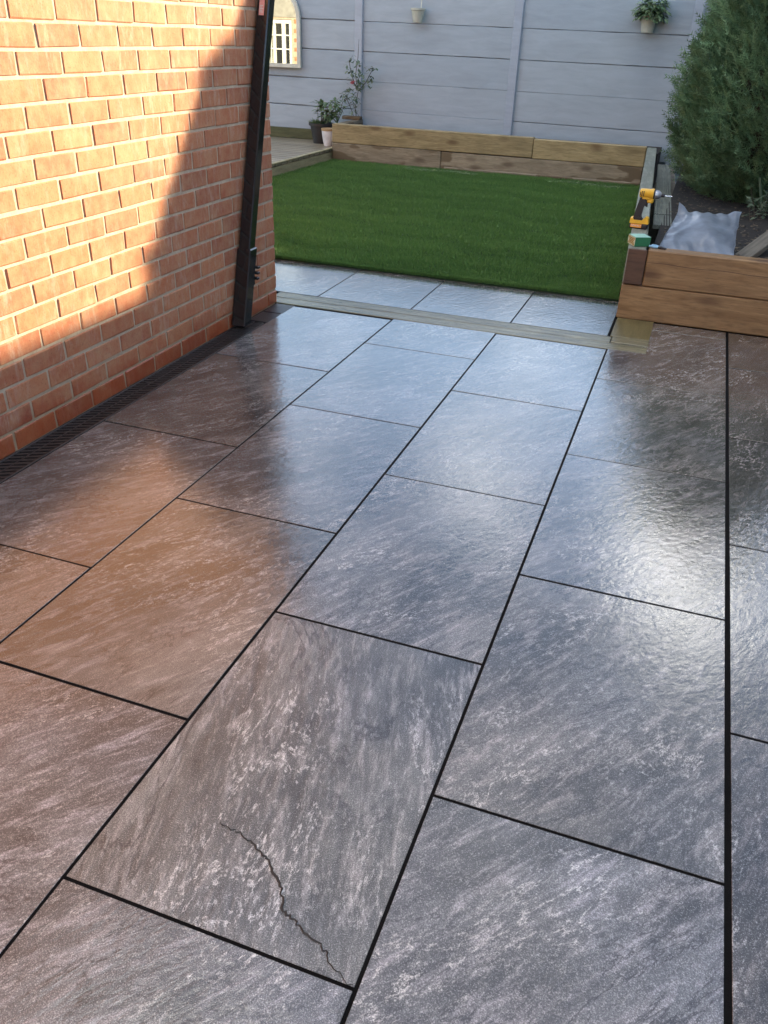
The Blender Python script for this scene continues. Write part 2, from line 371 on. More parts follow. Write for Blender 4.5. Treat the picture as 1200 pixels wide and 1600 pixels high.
def np_mesh(name, V, F, mat, shade=None, smooth=False):
    """V (n,3), F (m,k) arrays with constant k; shade per vertex"""
    me = bpy.data.meshes.new(name); k = F.shape[1]
    me.vertices.add(len(V)); me.vertices.foreach_set('co', V.astype(np.float32).ravel())
    me.loops.add(F.size); me.loops.foreach_set('vertex_index', F.astype(np.int32).ravel())
    me.polygons.add(len(F)); me.polygons.foreach_set('loop_start', np.arange(0, F.size, k, dtype=np.int32))
    if smooth: me.polygons.foreach_set('use_smooth', np.ones(len(F), bool))
    if shade is not None:
        a = me.attributes.new('shade', 'FLOAT', 'POINT'); a.data.foreach_set('value', shade.astype(np.float32))
    me.materials.append(mat); me.update(calc_edges=True); me.validate(); return me

# ------------------------------------------------------------------ ground
MB().box((-60, -60, -.30), (60, 60, -.06)).build('ground', M_terr, kind='structure')

# ------------------------------------------------------------------ patio paving (600 x 900 tiles)
patio = empty('patio', kind='structure')
MB().box((-.62, -3.4, -.058), (4.2, 2.845, -.0014)).build('grout_bed', M_grout, patio)
MB().box((-2.85, 3.062, -.058), (1.18, 3.80, -.0015)).build('grout_bed', M_grout, patio)
MB().box((1.18, 2.846, -.058), (4.2, 3.438, -.0014)).build('grout_bed', M_grout, patio)
tmesh = {}
trnd = random.Random(3)
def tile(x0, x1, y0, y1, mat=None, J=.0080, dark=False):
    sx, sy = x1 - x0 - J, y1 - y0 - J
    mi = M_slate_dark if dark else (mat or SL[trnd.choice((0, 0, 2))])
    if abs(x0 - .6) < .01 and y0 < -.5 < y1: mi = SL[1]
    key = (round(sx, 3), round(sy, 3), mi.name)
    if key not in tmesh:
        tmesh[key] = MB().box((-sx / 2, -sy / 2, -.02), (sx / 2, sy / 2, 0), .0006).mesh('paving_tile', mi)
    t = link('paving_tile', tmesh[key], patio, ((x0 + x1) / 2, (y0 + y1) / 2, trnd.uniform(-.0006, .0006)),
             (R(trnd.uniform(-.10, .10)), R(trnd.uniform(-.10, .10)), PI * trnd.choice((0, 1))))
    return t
def column(x0, x1, off, ylo, yhi, **k):
    y = off - .9 * 6; out = []
    while y < yhi:
        a, b = max(y, ylo), min(y + .9, yhi)
        if b - a > .03: out.append(tile(x0, x1, a, b, **k))
        y += .9
    return out
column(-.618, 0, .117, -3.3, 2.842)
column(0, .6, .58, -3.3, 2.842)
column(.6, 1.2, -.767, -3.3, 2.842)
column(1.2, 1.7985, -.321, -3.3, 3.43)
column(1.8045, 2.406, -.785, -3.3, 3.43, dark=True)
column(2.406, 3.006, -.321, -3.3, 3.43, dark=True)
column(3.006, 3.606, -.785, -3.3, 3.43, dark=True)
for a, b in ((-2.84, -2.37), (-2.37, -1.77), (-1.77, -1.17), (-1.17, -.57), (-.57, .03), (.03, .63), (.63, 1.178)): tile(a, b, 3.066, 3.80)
# the big relief fissure across one tile
def ribbon(pts, wd, name):
    V = []; F = []; n = 0; P = [Vector((x, y, 0)) for x, y in pts]
    D = [P[0]]
    for i in range(len(P) - 1):
        for k in range(1, 9):
            t = k / 8; q = P[i].lerp(P[i + 1], t); q += Vector((random.uniform(-1, 1), random.uniform(-1, 1), 0)) * .0042; D.append(q)
    V = []
    for i, q in enumerate(D):
        d = (D[min(i + 1, len(D) - 1)] - D[max(i - 1, 0)]).normalized(); nrm = Vector((-d.y, d.x, 0))
        t = i / (len(D) - 1); ww = wd * (.25 + math.sin(PI * min(1, t * 1.05)) * random.uniform(.5, 1.2)); ww = max(ww, .0008)
        V += [q + nrm * ww * .35 + Vector((0, 0, .0012)), q + Vector((0, 0, .0022)), q - nrm * ww + Vector((0, 0, .0012))]
    F = [(3 * i + a, 3 * i + a + 1, 3 * i + a + 4, 3 * i + a + 3) for i in range(len(D) - 1) for a in (0, 1)]
    MB().add(V, F).build(name, M_crack, patio)
ribbon([(.815, -.548), (.859, -.556), (.907, -.57), (.948, -.594), (.989, -.63), (1.021, -.675), (1.057, -.695), (1.11, -.714), (1.145, -.738), (1.19, -.764)], .0034, 'fissure')

# ------------------------------------------------------------------ brick extension (left)
XW, YC = -.745, 2.862           # wall face and its far corner
house = empty('brick_house', (XW, YC, 0), label='orange red brick house wall on the left, half in sun, half in shade', cat='house')
def H(x, y, z): return (x - XW, y - YC, z)
CP, BP = .0831, .232            # course and brick pitch
EH = 2.99
def hbox(mb, a, b, bev=0): mb.box(H(*a), H(*b), bev); return mb
mb = MB(); hbox(mb, (-10, -6, -.05), (XW - .0045, YC - .11, EH)); hbox(mb, (XW - .3, YC - .12, -.05), (XW - .0045, YC - .0045, EH))
mb.build('mortar_bed', M_mortar, house)
# rear face mortar, round the window opening
WX0, WX1, WZ0, WZ1 = -8.25, -6.93, .45, 1.56
mb = MB()
for a, b in (((WX1, YC - .11, -.05), (XW - .31, YC - .0045, EH)), ((-10, YC - .11, -.05), (WX0, YC - .0045, EH)),
             ((WX0, YC - .11, -.05), (WX1, YC - .0045, WZ0)), ((WX0, YC - .11, WZ1), (WX1, YC - .0045, EH))): hbox(mb, a, b)
mb.build('rear_mortar_bed', M_mortar, house)
def brick_mesh(seed, ln=BP - .011, depth=.1, ht=CP - .0115):
    r = random.Random(seed); m = MB().box((-depth, -ln / 2, -ht / 2), (0, ln / 2, ht / 2), .0035)
    m.v = [(v[0] + (r.uniform(-.0012, .0008) if v[0] > -.01 else 0), v[1] + r.uniform(-.0028, .0028), v[2] + r.uniform(-.0022, .0022)) for v in m.v]
    return m
bvar = [brick_mesh(s).mesh('brick', M_brick) for s in range(7)]
hvar = [brick_mesh(s + 20, BP / 2 - .011).mesh('brick', M_brick) for s in range(3)]
near, rest = 0, MB()
for c in range(-1, 36):
    z = .075 + CP * (c - .5) + .0
    if c == -1: z = .075 - CP * 1.5
    z = .0335 + CP * c
    if z > EH: break
    half = (c % 2 == 0)
    y = YC - .0005
    k = 0
    while y > -5.5:
        ln = BP / 2 if (half and k == 0) else BP
        yc = y - (ln - .011) / 2; k += 1; y -= ln
        if c >= 0 and yc > .30 and z < 1.75:
            me = random.choice(hvar if ln < BP else bvar)
            link('brick', me, house, H(XW + random.uniform(-.0012, .0012), yc, z), (R(random.uniform(-.3, .3)), R(random.uniform(-.25, .25)), R(random.uniform(-.3, .3)))); near += 1
        elif c >= 0:
            src = brick_mesh(k, ln - .011); rest.add([Vector(v) + Vector(H(XW, yc, z)) for v in src.v], src.f)
rest.build('upper_brickwork', M_brick, house, kind='stuff')
rear = MB()
for c in range(0, 36):
    z = .0335 + CP * c
    if z > EH: break
    x = XW - .11 - (BP / 2 if c % 2 else 0)
    while x > -9.9:
        xc = x - BP / 2; x -= BP
        if WX0 - .05 < xc < WX1 + .06 and WZ0 - .03 < z < WZ1 + .03: continue
        if z > WZ1 + .02 and xc < -5: continue
        rear.box(H(xc - BP / 2 + .0055, YC - .1, z - .036), H(xc + BP / 2 - .0055, YC, z + .036), .003)
rear.build('rear_brickwork', M_brick, house, kind='stuff')
hbox(MB(), (-10, YC - .1, WZ1 + .04), (-5.1, YC + .012, EH)).build('pebbledash_render', M_pebble, house)
win = MB()
for a, b in (((WX0, YC - .09, WZ0), (WX0 + .07, YC - .03, WZ1)), ((WX1 - .07, YC - .09, WZ0), (WX1, YC - .03, WZ1)), ((WX0, YC - .09, WZ0), (WX1, YC - .031, WZ0 + .07)), ((WX0, YC - .09, WZ1 - .07), (WX1, YC - .031, WZ1)),
             ((-7.17, YC - .09, WZ0), (-7.10, YC - .0305, WZ1)), ((-7.62, YC - .09, WZ0), (-7.55, YC - .0305, WZ1)),
             ((WX0, YC - .062, 1.27), (WX1, YC - .034, 1.29)), ((WX0, YC - .062, 1.02), (WX1, YC - .034, 1.04)), ((-7.36, YC - .063, WZ0), (-7.335, YC - .036, WZ1))): hbox(win, a, b)
wf = win.build('window', M_white, house)
hbox(MB(), (WX0 + .02, YC - .075, WZ0 + .02), (WX1 - .02, YC - .068, WZ1 - .02)).build('pane', M_glass, wf)
cu = MB()
for i in range(14): cu.box(H(-8.0 + i * .05, YC - .066, WZ0 + .06), H(-7.97 + i * .05, YC - .064, WZ1 - .06))
cu.build('curtain', M_curtain, wf)
rf = hbox(MB(), (-10.1, -6.1, EH), (XW + .10, YC + .10, EH + .05)).build('roof', M_roofm, house)
gm = MB(); gm.prism([(math.cos(a) * .055, -math.sin(a) * .055) for a in [PI * k / 8 for k in range(9)]], 'Y', -6.1 - YC, .10)
g = gm.build('gutter', M_black, house, (.155, 0, EH + .045))
# leaning square downpipe
def shear_box(mb, x0, x1, y0f, dy, z0, z1, bev=.006):
    n0 = len(mb.v); mb.box((x0, 0, z0), (x1, dy, z1), bev)
    for i in range(n0, len(mb.v)):
        v = mb.v[i]; mb.v[i] = (v[0], v[1] + y0f(v[2]), v[2])
Y0 = lambda z: 2.305 + .287 * z
pipe = empty('drainpipe', (XW, 2.31, 0), label='glossy black square drainpipe leaning against the brick wall', cat='drainpipe')
mb = MB(); shear_box(mb, XW + .008, XW + .075, lambda z: Y0(z), .066, .37, 1.92)
mb.v = [(v[0] - XW, v[1] - 2.31, v[2]) for v in mb.v]; mb.build('pipe_section', M_pipe, pipe)
mb = MB(); shear_box(mb, XW + .003, XW + .084, lambda z: Y0(z) - .006, .080, .012, .40)
mb.v = [(v[0] - XW, v[1] - 2.31, v[2]) for v in mb.v]; mb.build('pipe_shoe', M_pipe, pipe)
mb = MB(); shear_box(mb, XW + .006, XW + .080, lambda z: Y0(z) - .004, .074, 1.88, 1.96)
mb.v = [(v[0] - XW, v[1] - 2.31, v[2]) for v in mb.v]; mb.build('pipe_collar', M_pipe, pipe)
mb = MB(); shear_box(mb, XW + .008, XW + .075, lambda z: Y0(z), .066, 1.96, 2.93)
mb.v = [(v[0] - XW, v[1] - 2.31, v[2]) for v in mb.v]; mb.build('pipe_section', M_pipe, pipe)
mb = MB()
for z in (.235, .262, .29):
    mb.box((.02, Y0(z) + .074 - 2.31, z), (.10, Y0(z) + .098 - 2.31, z + .014), .003)
mb.box((.03, Y0(.2) + .07 - 2.31, .20), (.07, Y0(.2) + .115 - 2.31, .34), .004)
mb.build('pipe_clip', M_black, pipe)
# sticker on the pipe's near face, with its tiny print
zs0, zs1 = 1.462, 1.62
sb = MB().add([(.024, Y0(zs0) - 2.31 - .0015, zs0), (.052, Y0(zs0) - 2.31 - .0015, zs0), (.052, Y0(zs1) - 2.31 - .0015, zs1), (.024, Y0(zs1) - 2.31 - .0015, zs1)], [(0, 1, 2, 3)])
st = sb.build('sticker', M_stick, pipe)
sb = MB()
for k in range(5):
    z = zs0 + .012 + k * .007; yy = Y0(z) - 2.31 - .0028; wdt = (.020, .016, .021, .014, .018)[k]
    sb.add([(.028, yy, z), (.028 + wdt, yy, z), (.028 + wdt, yy + .0006, z + .003), (.028, yy + .0006, z + .003)], [(0, 1, 2, 3)])
sb.build('sticker_print', M_white, st)

# ------------------------------------------------------------------ slot drain along the wall
drain = empty('slot_drain', (-.682, 0, 0), label='black slotted channel drain running along the foot of the brick wall', cat='drain')
dm = MB()
dm.box((-.061, -3.3, -.05), (-.050, 2.455, -.001), .001); dm.box((.050, -3.3, -.05), (.061, 2.455, -.001), .001)
dm.box((-.0025, -3.3, -.02), (.0025, 2.455, -.0025)); dm.box((-.050, -3.3, -.085), (.050, 2.455, -.08))
dm.build('channel', M_grate, drain)
gt = MB()
y = -1.2
while y < 2.44:
    for x0, x1, s_ in ((-.049, -.003, 1), (.003, .049, 1)):
        d = .026 * s_
        off_ = 0 if s_ > 0 else .026
        y_ = y + off_
        for q in (0,):
            gt.add([(x0, y_, -.003), (x1, y_ + d, -.003), (x1, y_ + d + .0115, -.001), (x0, y_ + .0115, -.001), (x0, y_, -.009), (x1, y_ + d, -.009), (x1, y_ + d + .0115, -.009), (x0, y_ + .0115, -.009)],
                   [(0, 1, 2, 3), (0, 4, 5, 1), (1, 5, 6, 2), (2, 6, 7, 3), (3, 7, 4, 0), (7, 6, 5, 4)])
    y += .030
gt.build('grating', M_grate, drain, kind='stuff')
for yy in (-.55, .45, 1.45): MB().box((-.05, yy, -.02), (.05, yy + .012, -.003)).build('grating_joint', M_grate, drain)
gu = empty('drain_gully', (-.675, 2.65, 0), label='square black gully cover at the far end of the channel drain', cat='drain cover')
MB().box((-.068, -.19, -.04), (.082, .19, -.004), .003).build('cover_frame', M_black, gu)
MB().box((-.054, -.176, -.02), (.068, -.005, .001), .003).build('cover_plate', M_grate, gu)
MB().box((-.054, .005, -.02), (.068, .176, .001), .003).build('cover_plate', M_grate, gu)

# ------------------------------------------------------------------ timber threshold between patio and turf row
def beam(name, x0, x1, y0, y1, z0, z1, mat, parent=None, bev=.004, rz=0, long='X', **k):
    """box whose local X is its length (for grain)"""
    c = ((x0 + x1) / 2, (y0 + y1) / 2, (z0 + z1) / 2); h = ((x1 - x0) / 2, (y1 - y0) / 2, (z1 - z0) / 2)
    if long == 'Y': o = MB().box((-h[1], -h[0], -h[2]), (h[1], h[0], h[2]), bev).build(name, mat, parent, c, R(90) + rz, **k)
    else: o = MB().box((-h[0], -h[1], -h[2]), (h[0], h[1], h[2]), bev).build(name, mat, parent, c, rz, **k)
    return o
th = empty('timber_threshold', (.3, 2.95, 0), label='pale wet timber strip of two boards laid flush across the grey paving', cat='timber strip')
def rel(p, x): return x - p
beam('board', -1.10, 1.10, -.104, -.002, -.03, .0015, W_strip, th, .003)
beam('board', -1.12, .90, .004, .110, -.03, .001, W_strip, th, .003)
MB().box((-1.12, -.108, -.04), (.90, .114, -.02)).build('packer', M_black, th)
stub = beam('short_board', 1.19, 1.398, 3.064, 3.432, -.015, .006, W_stub, None, .003, long='Y', label='short olive brown board lying at the corner of the near raised bed', cat='board')
stub2 = beam('short_board', 1.204, 1.40, 2.957, 3.060, -.015, .0065, W_strip, th, .003); stub2.location = (1.302 - .3, 3.0085 - 2.95, -.004); stub2.name = 'board'

# ------------------------------------------------------------------ raised beds of sleepers
SK = math.atan2(1.18 - .885, 8.65 - 3.44)        # the lawn-side wall runs slightly askew
bed = empty('near_raised_bed', (1.18, 3.44, 0), label='near raised bed of wet brown sleepers at the right with soil and tools', cat='raised bed')
def bb(name, x0, x1, y0, y1, z0, z1, mat, long='X', rz=0, parent=bed, org=(1.18, 3.44), **k):
    return beam(name, x0 - org[0], x1 - org[0], y0 - org[1], y1 - org[1], z0, z1, mat, parent, .006, rz, long, **k)
bb('sleeper', 1.18, 3.55, 3.44, 3.54, .0, .197, W_near)
bb('sleeper', 1.292, 2.75, 3.438, 3.538, .2005, .402, W_near)
bb('sleeper', 2.754, 3.55, 3.44, 3.54, .2005, .402, W_near)
# side wall running back along the turf (askew), three lengths per course
def skew(y0, y1, z0, z1, mat, name='sleeper', off=0.0, wd=.1, endmat=None, parent=bed, org=(1.18, 3.44), bev=.006):
    L = (y1 - y0) / math.cos(SK); xm = 1.18 - math.tan(SK) * ((y0 + y1) / 2 - 3.44) + off + wd / 2 / math.cos(SK)
    mb = MB().box((-L / 2, -wd / 2, -(z1 - z0) / 2), (L / 2, wd / 2, (z1 - z0) / 2), bev)
    o = mb.build(name, mat, parent, (xm - org[0], (y0 + y1) / 2 - org[1], (z0 + z1) / 2), R(90) + SK)
    return o
skew(3.545, 5.2, .0, .197, W_back_low); skew(5.205, 7.0, 0, .197, W_back_low); skew(7.005, 8.64, 0, .197, W_back_low)
skew(3.447, 5.75, .2005, .402, W_grey); skew(5.755, 8.75, .2005, .402, W_grey)
cw = MB(); pz = [(.0 + 1.65 * t / 24, .333 - 1.65 * t / 24 * .012 + .003 * math.sin(t * 1.3)) for t in range(25)]
cw.add([(x + .115, -.0022, z + .0022 * (1 if t % 5 else .3)) for t, (x, z) in enumerate(pz)] + [(x + .115, -.0022, z - .0012) for x, z in pz], [(t, t + 1, 26 + t, 25 + t) for t in range(24)])
cw.build('drying_crack', W_end, bed)
# dark wet end grain showing on the front end of the side rail
MB().box((.006, -.004, .2035), (.108, .012, .399), .003).build('end_grain', W_end, bed)
MB().box((1.292 - 1.18 + .0, .104, -.05), (2.4, 5.9, .30)).build('soil_fill', M_soil, bed)
bbed = empty('back_raised_bed', (-2.85, 8.65, 0), label='long low raised bed of yellowish sleepers below the pale blue fence', cat='raised bed')
ob = dict(parent=bbed, org=(-2.85, 8.65))
bb('sleeper', -2.85, -.369, 8.65, 8.75, .214, .425, W_back_top, **ob)
bb('sleeper', -.365, .878, 8.652, 8.752, .208, .412, W_back_top, **ob)
bb('sleeper', -2.85, -1.452, 8.65, 8.75, .0, .211, W_back_low, **ob)
bb('sleeper', -1.448, .876, 8.652, 8.752, .0, .2045, W_back_low, **ob)
bb('sleeper', -2.85, -2.75, 8.755, 9.44, .0, .211, W_back_low, long='Y', **ob)
bb('sleeper', -2.85, -2.75, 8.755, 9.44, .214, .42, W_back_low, long='Y', **ob)
bb('sleeper', -2.99, -2.745, 9.30, 9.40, .422, .462, W_back_low, **ob)
bb('kick_board', -1.4, .87, 8.630, 8.648, .0, .045, W_back_low, **ob)
MB().box((.1, .1, -.05), (3.85, .86, .34)).build('soil_fill', M_soil, bbed)
# grey deck boards laid along the inside of the side wall
sb_ = empty('deck_board_ledge', (1.36, 5.0, 0), label='weathered grey grooved deck boards laid end to end beside the bed wall', cat='deck boards')
def grooved(L, wd, th_, n, mat, name, parent, loc, rz):
    prof = []; 
    for i in range(n):
        a = -wd / 2 + wd * i / n; b = wd / n
        prof += [(a + b * .10, th_), (a + b * .62, th_), (a + b * .68, th_ - .004), (a + b * .98, th_ - .004)]
    poly = [(-wd / 2, 0)] + [(-wd / 2, th_)] + prof + [(wd / 2, th_), (wd / 2, 0)]
    return MB().prism(poly, 'X', -L / 2, L / 2).build(name, mat, parent, loc, rz)
def ledge(y0, y1):
    ym = (y0 + y1) / 2; xm = 1.18 - math.tan(SK) * (ym - 3.44) + .135 + .065
    grooved(y1 - y0, .125, .028, 7, W_step, 'deck_board', sb_, (xm - 1.36, ym - 5.0, .273), R(90) + SK)
ledge(4.80, 5.22); ledge(5.245, 8.25)
MB().box((-.06, -.2, .12), (.04, 3.2, .272)).build('bearer', W_log, sb_, rz=SK)

# ------------------------------------------------------------------ artificial turf
lawn = empty('artificial_lawn', (-.8, 6.2, 0), kind='structure')
YF = 3.795
def xr(y): return 1.178 - math.tan(SK) * (y - 3.44) - .003
bmv = MB()
poly = [(-2.845, YF), (xr(YF), YF), (xr(8.645), 8.645), (-2.845, 8.645)]
MB().prism([(x + .8, y - 6.2) for x, y in poly], 'Z', -.05, .012).build('turf_backing', L_base, lawn)
N = 330000
Yb = YF + (8.64 - YF) * rng.random(N) ** 1.25
Xb = -2.843 + (xr(Yb) + 2.843) * rng.random(N)
e = int(N * .05); Yb[:e] = YF + rng.random(e) * .02; 
def wav(x, y): return (np.sin(y * 13 + 1.3 * np.sin(x * 1.7) + .7 * np.sin(x * 5.1)) + .7 * np.sin(y * 31 + 2 * np.sin(x * 2.3 + 1)) + .6 * np.sin(x * 3.1 + y * 7.7)) / 2.3
wv = wav(Xb + .25 * np.sin(Xb * 9 + Yb * 3), Yb + .06 * np.sin(Xb * 4.3) + .04 * np.sin(Xb * 11 + 1)) * .75
hgt = (.022 + .007 * rng.random(N)) * (1 + .08 * wv)
ang = rng.random(N) * 2 * PI; lean = (.006 + .016 * rng.random(N)); la = rng.normal(-PI / 2, 1.1, N)
wid = .0022 + .0016 * rng.random(N)
V = np.zeros((N, 3, 3)); zb = .010 + .004 * wv
V[:, 0] = np.stack([Xb - np.cos(ang) * wid, Yb - np.sin(ang) * wid, zb], 1)
V[:, 1] = np.stack([Xb + np.cos(ang) * wid, Yb + np.sin(ang) * wid, zb], 1)
V[:, 2] = np.stack([Xb + np.cos(la) * lean, Yb + np.sin(la) * lean + .006 * wv, zb + hgt], 1)
V[:, :, 0] += .8; V[:, :, 1] -= 6.2
patch = .5 + .5 * np.sin(Xb * 1.1 + .6 * np.sin(Yb * 1.9)) * np.cos(Yb * .9 + Xb * .4)
sh = np.clip(.15 + .45 * rng.random(N) + .12 * wv + .16 * patch, 0, 1)
shade = np.stack([sh * .45, sh * .45, sh], 1).ravel()
me = np_mesh('turf_blades', V.reshape(-1, 3), np.arange(3 * N).reshape(N, 3), L_turf, shade)
link('turf_blades', me, lawn, kind='stuff')
# dusting of pale jointing sand left on the far turf
N2 = 2600
t_ = rng.random(N2); Xs = -2.2 + 2.9 * t_ + rng.normal(0, .05, N2); Ys = 8.36 - .1 * t_ + rng.normal(0, .045, N2) + .04 * np.sin(Xs * 9)
keep = (np.sin(Xs * 3.7 + .5) + .5 * np.sin(Xs * 11)) > -.2; Xs, Ys = Xs[keep], Ys[keep]; n2 = len(Xs)
V = np.zeros((n2, 3, 3)); s2 = .002 + .003 * rng.random(n2); zs = .038 + .006 * rng.random(n2)
for k in range(3): V[:, k] = np.stack([Xs + np.cos(k * 2.1 + ang[:n2]) * s2, Ys + np.sin(k * 2.1 + ang[:n2]) * s2, zs + k * .0005], 1)
link('sand_dust', np_mesh('sand_dust', V.reshape(-1, 3), np.arange(3 * n2).reshape(n2, 3), plain('pale_sand', (.30, .33, .24), .9)), None, kind='stuff')

# ------------------------------------------------------------------ decking, far left
deck = empty('decking', (-2.85, 5, 0), label='weathered timber decking platform left of the turf behind the brick corner', cat='decking')
MB().box((-3.6, -1.9, -.05), (-.03, 4.5, .10)).build('deck_frame', M_black, deck)
for i in range(31):
    y0 = -1.85 + i * .148 + 1.84 - .1
    if y0 + 5 + .14 > 9.47: break
    o = MB().box((-1.8, -.069, -.012), (1.8, .069, .012), .004)
    pass
    o.build('deck_board', W_deck, deck, (-1.81, y0 + .07, .112 + .012))
for z0, z1, w_, k in ((.002, .104, .024, 0),):
    grooved(4.5, .104, .022, 6, W_riser, 'riser_board', deck, (0, 0, 0), 0)
rb = [o for o in deck.children if o.name.startswith('riser_board')][0]
rb.rotation_euler = (R(90), 0, R(90)); rb.location = (-.029, 2.2, .053)
rb2 = rb; nos = beam('nosing', -.045, .0, 0, 4.46, .1365, .150, W_riser, deck, .003, long='Y')
bo = beam('edging_board', -5.6, -3.05, 9.43, 9.47, .137, .262, W_green, None, .004, label='dark green algae stained board along the fence foot behind the pots', cat='board')

# ------------------------------------------------------------------ fences
FY = 9.55; TILT = -.008
def panel_mesh(L, h, seed, mat, ch=.006):
    """long panel with slightly wavy, chamfered edges"""
    r = random.Random(seed); n = 14; V = []; F = []; q = ch
    for i in range(n + 1):
        x = -L / 2 + L * i / n; a = r.uniform(-.003, .003); b = r.uniform(-.003, .003); d = r.uniform(-.0025, .0025)
        V += [(x, -.014 + d, -h / 2 + q + a * q / .006), (x, -.014 + q * 1.3 + d, -h / 2 + a * q / .006), (x, .02, -h / 2), (x, .02, h / 2), (x, -.014 + q * 1.3 + d, h / 2 + b * q / .006), (x, -.014 + d, h / 2 - q + b * q / .006)]
    for i in range(n):
        for k in range(6): F.append((6 * i + k, 6 * i + (k + 1) % 6, 6 * i + 6 + (k + 1) % 6, 6 * i + 6 + k))
    F += [tuple(range(6)), tuple(6 * n + k for k in range(6))[::-1]]
    return MB().add(V, F).mesh('panel', mat)
def fence(name, org, rz, posts, n, label, pz=.330, z0=.172, first_h=.33):
    fe = empty(name, org, rz, label=label, cat='fence')
    for i, x in enumerate(posts):
        MB().box((-.052, -.034, -.1), (.052, .07, (1.90 if i % 2 else 1.88) + z0 - .17), .008).build('post', P_post, fe, (x, 0, 0))
    for i in range(len(posts) - 1):
        a, b = posts[i] + .045, posts[i + 1] - .045
        for k in range(n):
            zc = z0 + pz * (k + .5) - (.008 * (a + b) / 2 * (abs(rz) < .1))
            bold = i < 2 or k == 3 or (i == 3 and k == 0)
            gap = .0075 if bold else .0022
            me = panel_mesh(b - a, pz - gap, 31 * i + k, P_fence, .006 if bold else .002)
            link('panel', me, fe, ((a + b) / 2, .018 + random.uniform(-.004, .004), zc), (0, R(.45) if abs(rz) < .1 else 0, 0))
        MB().box((a, .045, -.1), (b, .06, z0 + pz * n - .03)).build('backing', P_fence, fe)
    return fe
fence('back_fence', (0, FY, 0), 0, [-6.56, -4.72, -2.865, -.867, 1.12, 3.32], 5, 'pale blue grey painted panel fence across the back of the garden')
fence('side_fence', (3.5, 9.4, 0), R(-90), [.0, 1.9, 3.8, 5.7, 7.6, 9.5, 11.4, 13.3], 5, 'pale blue painted panel fence along the right side behind the conifer', z0=.17)

# unseen block added so its top edge casts the level shadow on the bricks
gar = empty('wall_shade_block', (3.75, 5.2, 0), label='added pale block beyond the side fence, unseen, shading the brick wall', cat='wall_shade_block')
GH = .36 + (3.75 + .10 - XW) / math.sin(R(SUN_AZ)) * math.tan(R(SUN_EL))
gar.location.x = 3.85
MB().box((0, -5.6, -.1), (3.2, 4.2, GH - .16)).build('wall', M_pebble, gar)
MB().box((-.0, -5.65, GH - .155), (3.25, 4.25, GH)).build('roof', M_roofm, gar)
MB().box((-.022, -5.65, GH - .17), (-.002, 4.25, GH - .004), .002).build('fascia', M_white, gar)

out_ = empty('lawn_shade_block', (3.0, 10.35, 0), label='added pale block behind the back fence at right, unseen, shading the lawn', cat='lawn_shade_block')  # unseen block added to keep direct sun off the turf
MB().box((-2.2, 0, -.1), (3.2, 2.6, 2.86)).build('wall', M_pebble, out_)
MB().box((-2.26, -.06, 2.865), (3.26, 2.66, 3.02)).build('roof', M_roofm, out_)

# ------------------------------------------------------------------ arched mirror on the fence
mir = empty('arched_mirror', (-3.97, FY - .04, 1.28), label='arched mirror with cream frame hung on the fence beside the drainpipe', cat='mirror')
def arch(hw, z0, zs, seg=16, rx=None, rzv=None):
    rx = hw; rzv = rzv or hw
    return [(-hw, z0), (hw, z0)] + [(rx * math.cos(a), zs + rzv * math.sin(a)) for a in [PI * k / seg for k in range(seg + 1)]]
out = arch(.318, -.312, .24, rzv=.33); inn = arch(.272, -.268, .24, rzv=.285)
mb = MB(); n = len(out)
for y0_, y1_ in ((-.022, .018),):
    vs = [(x, y0_, z) for x, z in out] + [(x, y0_, z) for x, z in inn] + [(x, y1_, z) for x, z in out] + [(x, -.008, z) for x, z in inn]
    fs = []
    for i in range(n):
        j = (i + 1) % n; fs += [(i, j, n + j, n + i), (i, 2 * n + i, 2 * n + j, j), (n + i, n + j, 3 * n + j, 3 * n + i)]
    mb.add(vs, fs)
mb.build('frame', M_cream, mir)
MB().add([(x, -.009, z) for x, z in inn], [tuple(range(len(inn)))]).build('glass', M_mirror, mir)

# ------------------------------------------------------------------ foliage builders
def leaves(mb, base, dirv, L, W, m=0):
    d = Vector(dirv).normalized(); u = d.cross(Vector((0, 0, 1)));  u = u.normalized() if u.length > .05 else Vector((1, 0, 0)); nrm = u.cross(d)
    b = Vector(base); mid = b + d * L * .5 + nrm * L * .06
    mb.add([b, mid + u * W / 2 - nrm * W * .12, b + d * L - nrm * L * .1, mid - u * W / 2 - nrm * W * .12, mid], [(0, 1, 4), (1, 2, 4), (2, 3, 4), (3, 0, 4)], m)
def shade_mesh(mb, name, mat, per, lo=.1, hi=1.0):
    me = mb.mesh(name, mat); a = me.attributes.new('shade', 'FLOAT', 'POINT'); n = len(me.vertices)
    s = np.repeat(rng.uniform(lo, hi, n // per + 1), per)[:n]; a.data.foreach_set('value', s.astype(np.float32)); return me
def rv(s=1): return Vector((random.uniform(-s, s), random.uniform(-s, s), random.uniform(-s, s)))

